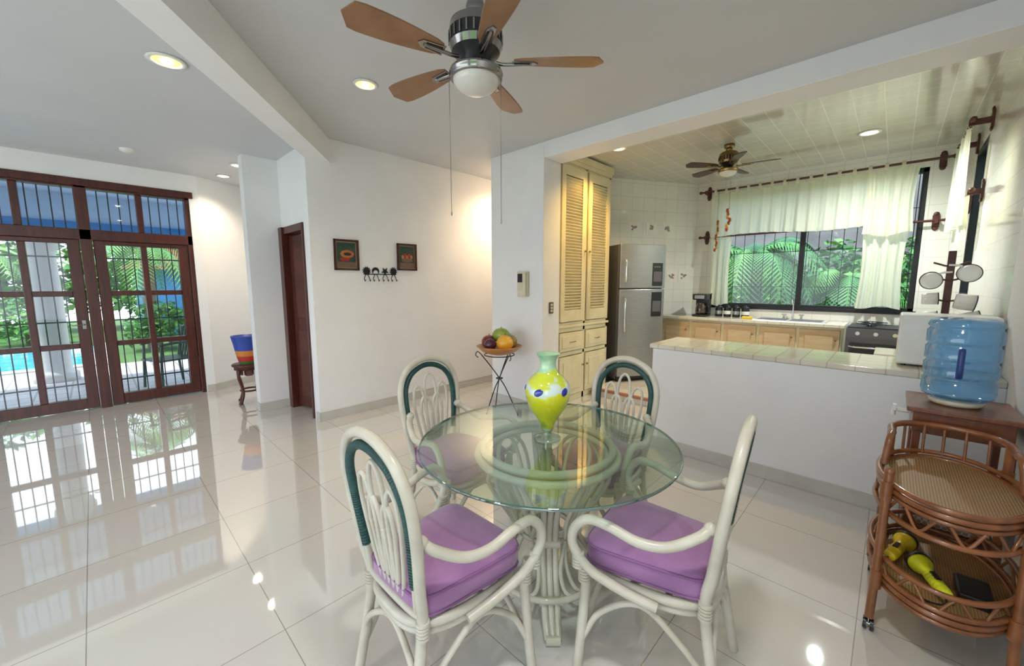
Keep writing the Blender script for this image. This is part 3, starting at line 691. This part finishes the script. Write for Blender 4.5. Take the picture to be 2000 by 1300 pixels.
pan(-.085,1.52,.060,.2,hx=-1); pan(.085,1.57,.060,-.15,hx=1)
def mug(cx,cz,r,h,y=-.05,tilt=1.2):
    q=MB(); T=Matrix.Translation((cx,y,cz))@Matrix.Rotation(tilt,4,'Y')
    q.lathe([(0,0),(r*.9,0),(r,h*.3),(r,h),(r*.93,h),(r*.9,.01),(0,.01)],(0,0,0),ENAMEL,24,T); ring(q,r,h,.003,NAVY,20,T=T); q.tube([(0,-r,h*.8),(0,-r-.03,h*.7),(0,-r-.03,h*.3),(0,-r,h*.2)],.006,ENAMEL,6,4,T=T)
    q.obj('enamel_mug',e)
mug(-.13,1.385,.042,.085,-.05,1.5); mug(.035,1.375,.055,.10,-.06,1.7); mug(.08,1.24,.05,.09,-.06,1.3); mug(-.12,1.25,.045,.08,-.05,1.5)

# ---------------------------------------------------------------- kitchen window
e=empty('window_1')
m=MB(); f=.05
m.box(wx0,wx1,6.80,6.9,wz0,wz0+f,IRON); m.box(wx0,wx1,6.80,6.9,wz1-f,wz1,IRON); m.box(wx0,wx0+f,6.80,6.9,wz0,wz1,IRON); m.box(wx1-f,wx1,6.80,6.9,wz0,wz1,IRON)
for x in (-.98,): m.box(x-.03,x+.03,6.82,6.88,wz0,wz1,IRON)
m.box(wx0-.03,wx1+.03,6.775,6.80,wz0-.03,wz0+.015,IRON)
m.obj('frame',e,bevel=.004)
m=MB(); m.box(wx0+f,wx1-f,6.85,6.854,wz0+f,wz1-f,KGLASS); m.obj('pane',e)
m=MB(); x=wx0+.12
while x<wx1: m.cyl((x,6.93,wz0),(x,6.93,wz1),.0045,IRON,6); x+=.13
for z in (1.45,1.95,2.4): m.cyl((wx0,6.93,z),(wx1,6.93,z),.0045,IRON,6)
m.obj('security_bars',e)
e=empty('window_2')
m=MB(); m.box(.501,.6,ey0,ey1,ez0,ez0+f,IRON); m.box(.501,.6,ey0,ey1,ez1-f,ez1,IRON); m.box(.501,.6,ey0,ey0+f,ez0,ez1,IRON); m.box(.501,.6,ey1-f,ey1,ez0,ez1,IRON); m.obj('frame',e,bevel=.004)
m=MB(); m.box(.55,.554,ey0+f,ey1-f,ez0+f,ez1-f,KGLASS); m.obj('pane',e)
def sheet(m,p0,p1,z0,z1,waves,amp,mat=CURT,gather=0,seed=0,hem=.02):
    p0=Vector(p0);p1=Vector(p1); d=(p1-p0); n=Vector((-d.y,d.x,0)).normalized(); rnd=random.Random(seed); ph=rnd.random()*6
    def fn(u,v):
        z=z1+(z0-z1)*v
        a=amp*(.55+.45*v)*(math.sin(2*pi*waves*u+ph)+.45*math.sin(2*pi*waves*2.3*u+2*ph+v)+.5*math.sin(2*pi*waves*.37*u+ph*3))
        uu=.5+(u-.5)*(1-gather*math.sin(v*pi))
        p=p0+d*uu+n*a
        return (p.x,p.y,z+(hem*math.sin(7*u+ph)*v))
    m.grid(fn,int(waves*14),10,mat)
def rod(p0,p1,z):
    m=MB(); p0=Vector(p0);p1=Vector(p1); d=(p1-p0).normalized()
    m.cyl((p0.x,p0.y,z),(p1.x,p1.y,z),.014,MAHO2,12)
    for p,s_ in ((p0,-1),(p1,1)): m.sph((p.x+d.x*s_*.02,p.y+d.y*s_*.02,z),.024,MAHO2,12)
    return m
def bracket(m,p,wallp,z,s=1):
    p=Vector((p[0],p[1],z)); w=Vector((wallp[0],wallp[1],z)); d=(p-w); L=d.length; d.normalize(); s_=Vector((-d.y,d.x,0))
    T=Matrix(((d.x,s_.x,0,w.x),(d.y,s_.y,0,w.y),(0,0,1,z),(0,0,0,1)))
    m.box(.001,.018,-.03,.03,-.07*s,.07*s,MAHO2,T); m.sph((.012,0,.08*s),(.011,.026,.026),MAHO2,12,T); m.sph((.012,0,-.08*s),(.011,.026,.026),MAHO2,12,T)
    m.box(.018,L+.02,-.014,.014,-.03,.02,MAHO2,T)
def tabs(m,axis,a0,a1,c,z,step=.145):
    x=a0
    while x<a1:
        def tab(u,v,x=x): 
            a=-pi/2+2*pi*u; q=x-.018+.036*v; o_=c+.02*math.cos(a); zz=z+.045*math.sin(a)-.012
            return (q,o_,zz) if axis=='x' else (o_,q,zz)
        m.grid(tab,14,1,CURT); x+=step
e=empty('kitchen_window_curtain')
m=rod((-2.28,6.64,0),(.33,6.64,0),2.88)
for x in (-2.22,.27): bracket(m,(x,6.64),(x,6.8),2.88)
q=rod((-2.28,6.71,0),(.33,6.71,0),2.21)
for x in (-2.22,.27): bracket(q,(x,6.71),(x,6.8),2.21)
m.obj('upper_rod',e); q.obj('lower_rod',e)
m=MB(); tabs(m,'x',-2.08,.08,6.64,2.88); m.obj('tabs',e)
m=MB(); sheet(m,(-2.12,6.64,0),(-.30,6.64,0),2.20,2.83,13,.024,seed=2); m.obj('valance',e)
m=MB(); sheet(m,(-.36,6.62,0),(.09,6.62,0),2.08,2.83,4,.028,seed=3,gather=.1); m.obj('right_upper_panel',e)
m=MB(); sheet(m,(-2.14,6.71,0),(-1.84,6.71,0),1.17,2.20,3,.026,seed=4,gather=.15); m.obj('left_panel',e)
m=MB(); sheet(m,(-.36,6.71,0),(.06,6.71,0),1.2,2.20,4,.028,seed=5,gather=.12); m.obj('right_panel',e)
e=empty('side_window_curtain')
m=rod((.37,5.5,0),(.37,6.5,0),2.93)
for y in (5.58,6.45): bracket(m,(.37,y),(.5,y),2.93)
q=rod((.42,5.55,0),(.42,6.5,0),2.33)
for y in (5.62,6.45): bracket(q,(.42,y),(.5,y),2.33)
m.obj('upper_rod',e); q.obj('lower_rod',e)
m=MB(); tabs(m,'y',5.6,6.4,.37,2.93); sheet(m,(.36,5.56,0),(.36,6.4,0),2.05,2.88,6,.022,seed=6); m.obj('valance',e)
m=MB(); sheet(m,(.415,5.66,0),(.415,6.4,0),1.8,2.31,6,.018,seed=7); m.obj('panel',e)
CO=[M('dried_chili',(.40,.05,.02),.4),M('dried_orange',(.65,.30,.05),.5),M('dried_pod',(.25,.12,.05),.5)]
def garland(x,y,z0,z1,name,zs=None):
    m=MB(); m.cyl((x,y,z1),(x,y,z0),.002,IRON,6); k=0; z=z0
    while z<(zs or z1-.05):
        a=random.random()*6.3; m.sph((x+.015*math.cos(a),y+.015*math.sin(a),z),(.018,.018,.026),CO[k%3],10); z+=.035; k+=1
    m.obj(name)
garland(-2.02,6.58,2.0,2.86,'dried_chili_garland',2.45); garland(-1.46,5.14,2.12,2.40,'dried_fruit_garland',2.34)

# ---------------------------------------------------------------- rattan bar cart
CX,CY=.235,2.46; ax,ay=.215,.35
e=empty('rattan_serving_cart',(CX,CY,0)); m=MB(); c=MB()
def oval(k,n,z,sx=1,sy=1,o=0): a=2*pi*k/n; return ((ax+o)*math.cos(a)*sx,(ay+o)*math.sin(a)*sy,z)
for zt,sg in ((.64,-1),(.24,1)):
    for dz,o,r in ((0,0,.014),(.028,.006,.011),(-.025,0,.010)):
        m.tube([oval(k,28,zt+dz,o=o) for k in range(28)],r,RATTAN,8,2,True)
    m.tube([oval(k,28,zt+sg*.10,o=.008) for k in range(28)],.011,RATTAN,8,2,True)
    n=11
    for k in range(n):
        a=oval(k+.15,n,zt+sg*.03,o=.006); b=oval(k+.5,n,zt+sg*.095,o=.006); d_=oval(k+.85,n,zt+sg*.03,o=.006)
        m.tube([a,b,d_],.006,RATTAN,6,5)
    c.prism([oval(k,48,0,o=-.008)[:2] for k in range(48)],zt-.012,zt+.004,CANE)
LG=[(-.17,-.23),(.17,-.23),(-.17,.23),(.17,.23)]
for x,y in LG:
    top=.72 if y<0 else .80
    m.tube([(x*1.16,y*1.05,.055),(x*1.13,y*1.03,.3),(x*1.11,y*1.02,.6),(x*1.1,y*1.0,top)],.016,RATTAN,10,5)
    for z in (.24,.64): m.tube([(x*1.12,y*1.03,z-.04),(x*1.12,y*1.03,z+.04)],.021,RATTAN,10,1)
    if y<0: m.sph((x*1.1,y,top),.018,RATTAN,10)
m.tube([(-.187,.10,.80),(-.187,.23,.80),(-.13,.33,.80),(0,.37,.80),(.13,.33,.80),(.187,.23,.80),(.187,.10,.80)],.015,RATTAN,10,6)
m.tube([(-.187,.10,.80),(-.195,.04,.78),(-.205,-.0,.67)],.014,RATTAN,10,5); m.tube([(.187,.10,.80),(.195,.04,.78),(.205,-.0,.67)],.014,RATTAN,10,5)
for k in range(5): 
    xx=-.14+.07*k; m.cyl((xx,.35-abs(xx)*.35,.66),(xx,.37-abs(xx)*.35,.80),.006,RATTAN,8)
m.obj('rattan_frame',e); c.obj('cane_trays',e)
m=MB()
for x,y in LG:
    x*=1.16;y*=1.05
    m.cyl((x,y,.03),(x,y,.07),.007,CHROME,8); m.tube([(x+.018,y,.024),(x+.006,y,.024)],.024,BLACK,14,1); m.tube([(x-.006,y,.024),(x-.018,y,.024)],.024,BLACK,14,1); m.cyl((x-.02,y,.024),(x+.02,y,.024),.006,CHROME,8)
m.obj('casters',e)
def torch(name,x,y,z,rz,c1):
    e=empty(name,(x,y,z),rz); m=MB(); T=Matrix.Rotation(pi/2,4,'Y')
    m.lathe([(0,-.11),(.020,-.11),(.022,-.10),(.020,.03),(.028,.05),(.040,.075),(.043,.105),(.038,.107)],(0,0,0),c1,24,T)
    for k in range(6): m.lathe([(.021,-.09+.018*k),(.0235,-.086+.018*k),(.0235,-.08+.018*k),(.021,-.076+.018*k)],(0,0,0),c1,20,T)
    m.obj('barrel',e)
    m=MB(); m.lathe([(0,.10),(.034,.10),(.036,.108),(.0445,.108),(.0445,.09),(.043,.089)],(0,0,0),BLACK,24,T)
    m.box(-.05,.0,-.008,.008,.018,.028,BLACK); m.tube([(-.10,0,-.0),(-.14,.02,-.02),(-.12,.07,-.03),(-.05,.06,-.032)],.004,BLACK,6,5)
    m.obj('bezel',e)
torch('yellow_flashlight',.11,2.46,.290,math.radians(75),YEL)
torch('lime_flashlight',.21,2.30,.290,math.radians(110),YGRN)
boxobj('charger_box',(.28,.38,2.26,2.42,.245,.29),BLACK,.008)

# ---------------------------------------------------------------- water stand with jug
e=empty('water_jug_stand',(.285,3.05,0)); m=MB()
m.box(-.19,.20,-.21,.21,.85,.875,REDWOOD); m.box(-.165,.175,-.185,.185,.74,.85,REDWOOD)
for sx in (-.16,.155):
    for sy in (-.18,.17): m.box(sx-.0,sx+.03,sy-.015,sy+.02,0,.75,REDWOOD)
m.box(-.16,.17,-.18,.18,.22,.24,REDWOOD)
m.obj('frame',e,bevel=.005)
m=MB(); m.tube([(-.165,0,.80),(-.23,0,.80),(-.235,0,.77)],.011,WHITEP,8,3); m.box(-.24,-.225,-.02,.02,.80,.83,WHITEP); m.obj('faucet',e)
WICK=checkmat('white_wicker',(.70,.62,.52),(.40,.28,.22),60)
m=MB(); m.box(-.14,.15,-.15,.15,.242,.40,WICK); ring(m,.15,.405,.012,WICK,20,(.005,0)); m.obj('wicker_basket',e,bevel=.01)
e=empty('water_jug',(.275,3.05,.876))
m=MB(); m.lathe([(.0,.0),(.085,.0),(.10,.012),(.10,.03),(.08,.032)],(0,0,0),CREAMPL,32); m.obj('base_ring',e)
P=[(.06,.03),(.10,.032),(.128,.05),(.135,.075)]
z=.075
for i in range(4):
    P+= [(.135,z),(.135,z+.055),(.127,z+.064),(.127,z+.072),(.135,z+.081)]; z+=.085
P+=[(.134,z+.0),(.128,z+.018),(.105,z+.03),(.06,z+.026),(0,z+.022)]
m=MB(); m.lathe(P,(0,0,0),JUG,40); m.obj('bottle',e)
m=MB(); T=RZ(math.radians(-95))
m.tube([(.128,0,.16),(.142,0,.19),(.142,0,.27),(.128,0,.30)],.013,DBLUE,10,4,T=T); m.obj('handle',e)

# ---------------------------------------------------------------- stool with painted pot
e=empty('carved_stool',(-5.84,1.28,0)); m=MB()
m.lathe([(0,.50),(.17,.50),(.178,.49),(.175,.475),(.155,.465),(.155,.43),(.0,.43)],(0,0,0),MAHO2,28)
for k in range(4):
    a=k*pi/2+.6;c_,s_=math.cos(a),math.sin(a)
    m.tube([(c_*.13,s_*.13,.45),(c_*.16,s_*.16,.36),(c_*.12,s_*.12,.22),(c_*.11,s_*.11,.12),(c_*.15,s_*.15,.02),(c_*.17,s_*.17,.015)],.018,MAHO2,8,5)
    m.prism([(.06,-.05),(.13,-.03),(.13,.03),(.06,.05)],.36,.43,MAHO2,Matrix.Rotation(a+pi/4,4,'Z'))
ring(m,.10,.16,.012,MAHO2,16)
m.obj('stool',e)
e=empty('painted_pot',(-5.84,1.28,.501)); m=MB()
cols=[M('pot_green',(.03,.22,.05),.4),M('pot_red',(.45,.03,.02),.4),M('pot_orange',(.6,.20,.03),.4),M('pot_blue',(.02,.06,.35),.4)]
pr=[(0,0),(.09,0),(.10,.03),(.118,.10),(.13,.17),(.145,.26),(.165,.35)]
for i,cc in ((0,0),(1,0),(2,1),(3,2),(4,3),(5,3)):
    m.lathe(pr[i:i+2],(0,0,0),cols[cc],28)
m.lathe([(.165,.35),(.155,.35),(.13,.24),(.1,.1),(0,.05)],(0,0,0),cols[3],28)
m.obj('pot',e)

# ---------------------------------------------------------------- exterior
PATIO=tile('patio_stone',(.60,.55,.52),(.52,.48,.46),(.30,.28,.26),.33,.33,'xy',rough=.6,ms=.012,vary=9)
GRASS=M('lawn',(.06,.14,.03),.9,col2=(.10,.20,.04),nscale=20)
boxobj('patio_ground',(-10.6,-7.0,-8,6,-.12,-.02),PATIO)
boxobj('garden_lawn',(-24,-10.6,.21,20,-.15,-.03),GRASS); boxobj('far_lawn',(-24,-14.51,-20,.2,-.15,-.03),GRASS)
boxobj('kitchen_garden_lawn',(-10.59,12,7.3,11.19,-.15,-.03),GRASS); boxobj('front_lawn',(-10.6,12,-20,-8.01,-.15,-.03),GRASS)
boxobj('side_lawn',(.9,12,-8,7.29,-.15,-.03),GRASS)
COP=M('coping_stone',(.60,.57,.52),.6)
e=empty('swimming_pool')
boxesobj('coping',[(-14.5,-10.61,-.1,.2,-.12,0.0),(-10.9,-10.61,-8,-.1,-.12,0.0)],COP,parent=e)
POOL=M('pool_water',(.03,.42,.55),.05,col2=(.08,.55,.65),nscale=3,bump=.3,bscale=4); boxobj('water',(-14.5,-10.9,-8,-.1,-.14,-.05),POOL,parent=e)
e=empty('porch_roof'); BLU=M('blue_paint',(.03,.22,.55),.5); PBL=M('pale_blue_paint',(.50,.64,.84),.6)
boxesobj('ceiling_slab',[(-9.6,-7.0,-8,1.0,2.86,3.0),(-9.6,-7.52,1.0,6,2.86,3.0)],PBL,parent=e); boxobj('fascia',(-9.6,-9.25,-8,6,2.28,2.45),BLU,parent=e); boxobj('beam',(-9.55,-9.3,-8,6,2.45,2.86),PBL,parent=e)
PLAST=M('column_plaster',(.62,.60,.56),.6)
for y in (-.5,-3.6,3.2):
    m=MB(); m.lathe([(0,-.02),(.25,-.02),(.25,.10),(.20,.13),(.18,.17),(.175,1.2),(.16,1.95),(.165,2.0),(.20,2.03),(.2,2.08),(.24,2.12),(.24,2.28),(0,2.28)],(0,0,0),PLAST,28); m.obj('porch_column',loc=(-9.42,y,0))
e=empty('garden_pavilion',(-15.5,2.0,-.03)); RT=tile('roof_tile',(.50,.14,.07),(.42,.10,.05),(.20,.05,.03),.2,.25,'yx',rough=.7,ms=.02)
m=MB(); m.box(-1.2,1.2,-1.1,1.6,0.001,1.95,M('pavilion_blue',(.08,.30,.60),.6)); m.obj('walls',e)
m=MB(); V=[(-1.6,-1.5,1.9),(1.6,-1.5,1.9),(1.6,2.0,1.9),(-1.6,2.0,1.9),(0,.25,3.0)]; m.add(V,[(0,1,4),(1,2,4),(2,3,4),(3,0,4),(0,3,2,1)],RT); m.obj('tiled_roof',e)
LEAFS=[M('leaf_a',(.07,.24,.04),.5,col2=(.14,.36,.06)),M('leaf_b',(.14,.34,.06),.5,col2=(.24,.46,.08)),M('leaf_c',(.04,.14,.04),.5,col2=(.08,.22,.06))]
BARK=M('bark',(.12,.07,.04),.9); PBARK=M('palm_bark',(.20,.15,.10),.9)
def bush(name,c,r,n,ls,mi_=None):
    m=MB()
    for i in range(n):
        a=random.random()*2*pi; u=random.random()**.4; t=math.acos(random.uniform(-.3,1))
        p=Vector((c[0]+r[0]*u*math.sin(t)*math.cos(a),c[1]+r[1]*u*math.sin(t)*math.sin(a),c[2]+r[2]*u*math.cos(t)))
        q=Matrix.Translation(p)@Matrix.Rotation(random.random()*6.3,4,'Z')@Matrix.Rotation(random.uniform(-1,1),4,'X')@Matrix.Rotation(random.uniform(-1,1),4,'Y')
        s_=ls*random.uniform(.6,1.3)
        m.add([(0,-s_*.25,0),(s_*.5,0,s_*.08),(0,s_*.25,0),(-s_*.6,0,-.0)],[(0,1,2,3)],LEAFS[random.randrange(3) if mi_ is None else mi_],False,q)
    m.cyl((c[0],c[1],-.03),(c[0],c[1],c[2]),.04,BARK,8)
    return m.obj(name)
for i in range(5): bush('garden_shrub',(-11.9-random.random()*.4,1.0+i*1.25,.35),(.6,.6,.8),900,.16)
for i in range(3): bush('garden_shrub',(-15.3,-5+i*1.9,.35),(.7,.7,.9),900,.16)
for i in range(9): bush('garden_hedge',(-19.5,-9+i*2.3,1.2),(1.3,1.3,2.4),1300,.32)
def frond(m,base,az,L,up,droop,mat,n=26,ll=.45):
    P=[]
    for i in range(n+1):
        t=i/n; P.append(Vector((base[0]+math.cos(az)*L*t*(1-.15*t),base[1]+math.sin(az)*L*t*(1-.15*t),base[2]+up*t-droop*t*t)))
    m.tube(P[::4]+[P[-1]],[.02,.006],mat,5,1)
    for i in range(2,n):
        d=(P[i+1]-P[i-1]).normalized(); sd=d.cross(Vector((0,0,1))).normalized(); l=ll*math.sin(pi*min(1,(i/n)*.85+.15))**.7
        for s_ in (-1,1):
            t=P[i]+sd*s_*l*.8+d*l*.45+Vector((0,0,-l*.35)); w=d*.022
            m.add([P[i]-w,P[i]+w,t],[(0,1,2)],mat)
def palm(name,x,y,h,nf=14,L=2.0):
    m=MB(); m.tube([(x,y,-.03),(x+.1,y,h*.5),(x,y+.05,h)],.12,PBARK,10,5)
    for k in range(nf): frond(m,(x,y,h),k*2*pi/nf+random.random()*.3,L*random.uniform(.8,1.1),random.uniform(.4,1.4),random.uniform(1.2,2.2),LEAFS[k%3],ll=.5)
    m.obj(name)
palm('palm_tree',-17.3,-2.2,2.4,14,1.8); palm('palm_tree',-17.3,-6.2,2.8,14,1.8); palm('palm_tree',-8.6,7.6,1.6,12,1.5)
palm('coconut_palm',-12.6,-.0+.9,2.3,14,1.3)
HW=M('neighbour_wall',(.36,.28,.26),.9,col2=(.24,.19,.18),nscale=2)
boxobj('garden_boundary_wall',(-10.5,6,11.2,11.4,-.1,3.6),HW)
palm('areca_palm',-2.0,8.65,2.0,22,1.5); palm('areca_palm',-.6,9.3,1.5,16,1.2); palm('areca_palm',-5.2,9.0,2.2,12,1.5)
for i in range(4): bush('wall_shrub',(-.9+i*1.25,10.5,1.1),(.7,.5,1.3),1100,.17)
bush('wall_shrub',(-3.4,10.6,1.1),(.7,.45,1.4),1100,.17); bush('wall_shrub',(-2.1,10.6,1.1),(.7,.45,1.3),1100,.17)
for i in range(4): bush('side_hedge',(3.6,3.8+i*1.6,1.3),(.8,.75,1.9),900,.22)
PGR=M('green_resin',(.015,.07,.04),.35); e=empty('patio_chair',(-7.75,.72,-.02),math.radians(200)); m=MB()
for sx in (-.24,.24):
    m.tube([(sx,.24,0),(sx*.95,.22,.42),(sx,.2,.64)],.018,PGR,8,4); m.tube([(sx*1.05,-.26,0),(sx*.95,-.22,.42),(sx*.9,-.30,.85)],.018,PGR,8,4); m.tube([(sx,.24,.64),(sx,0,.66),(sx*.95,-.25,.64)],.02,PGR,8,4)
m.box(-.24,.24,-.22,.25,.40,.425,PGR)
for i in range(7): m.tube([(-.2+.4*i/6,-.22,.42),(-.19+.38*i/6,-.30,.86)],.013,PGR,6,1)
m.tube([(-.22,-.30,.85),(0,-.33,.90),(.22,-.30,.85)],.02,PGR,8,5); m.obj('resin_frame',e)

# ---------------------------------------------------------------- world, lights, camera
w=D.worlds.new('sky'); S.world=w; w.use_nodes=True; N=w.node_tree.nodes; L=w.node_tree.links
bg=N['Background']; tc=N.new('ShaderNodeTexCoord'); sp=N.new('ShaderNodeSeparateXYZ'); L.new(tc.outputs['Generated'],sp.inputs[0])
r=N.new('ShaderNodeValToRGB'); r.color_ramp.elements[0].position=.0; r.color_ramp.elements[0].color=(.90,.95,1,1); r.color_ramp.elements[1].position=.8; r.color_ramp.elements[1].color=(.66,.80,1,1)
L.new(sp.outputs[2],r.inputs[0]); L.new(r.outputs[0],bg.inputs[0]); bg.inputs[1].default_value=2.7
sl=D.lights.new('sun','SUN'); sl.energy=4; sl.angle=.05; sl.color=(1,.95,.86); so=D.objects.new('sun',sl); S.collection.objects.link(so); so.rotation_euler=(math.radians(22),math.radians(-12),0)
def portal(loc,rot,sx,sy,n):
    l=D.lights.new(n,'AREA'); l.shape='RECTANGLE'; l.size=sx; l.size_y=sy; l.cycles.is_portal=True
    o=D.objects.new(n,l); S.collection.objects.link(o); o.location=loc; o.rotation_euler=rot
portal((-3.2,-3.66,1.3),(pi/2,0,0),6,2.6,'portal_south')
portal((.66,-1.7,1.25),(pi/2,0,pi/2),2.6,2.5,'portal_east')
portal((-7.0,-.5,1.37),(pi/2,0,-pi/2),3,2.75,'portal_west')
portal((-.96,6.97,2.0),(pi/2,0,pi),2.3,1.7,'portal_north')

c=D.cameras.new('camera'); c.sensor_width=36; c.lens=779/2000*36; c.clip_start=.02
o=D.objects.new('camera',c); S.collection.objects.link(o); o.location=(0,0,1.5); o.rotation_euler=(math.radians(90-7.1),0,math.radians(43.7)); S.camera=o
S.view_settings.view_transform='Standard'; S.view_settings.look='None'; S.view_settings.exposure=.25
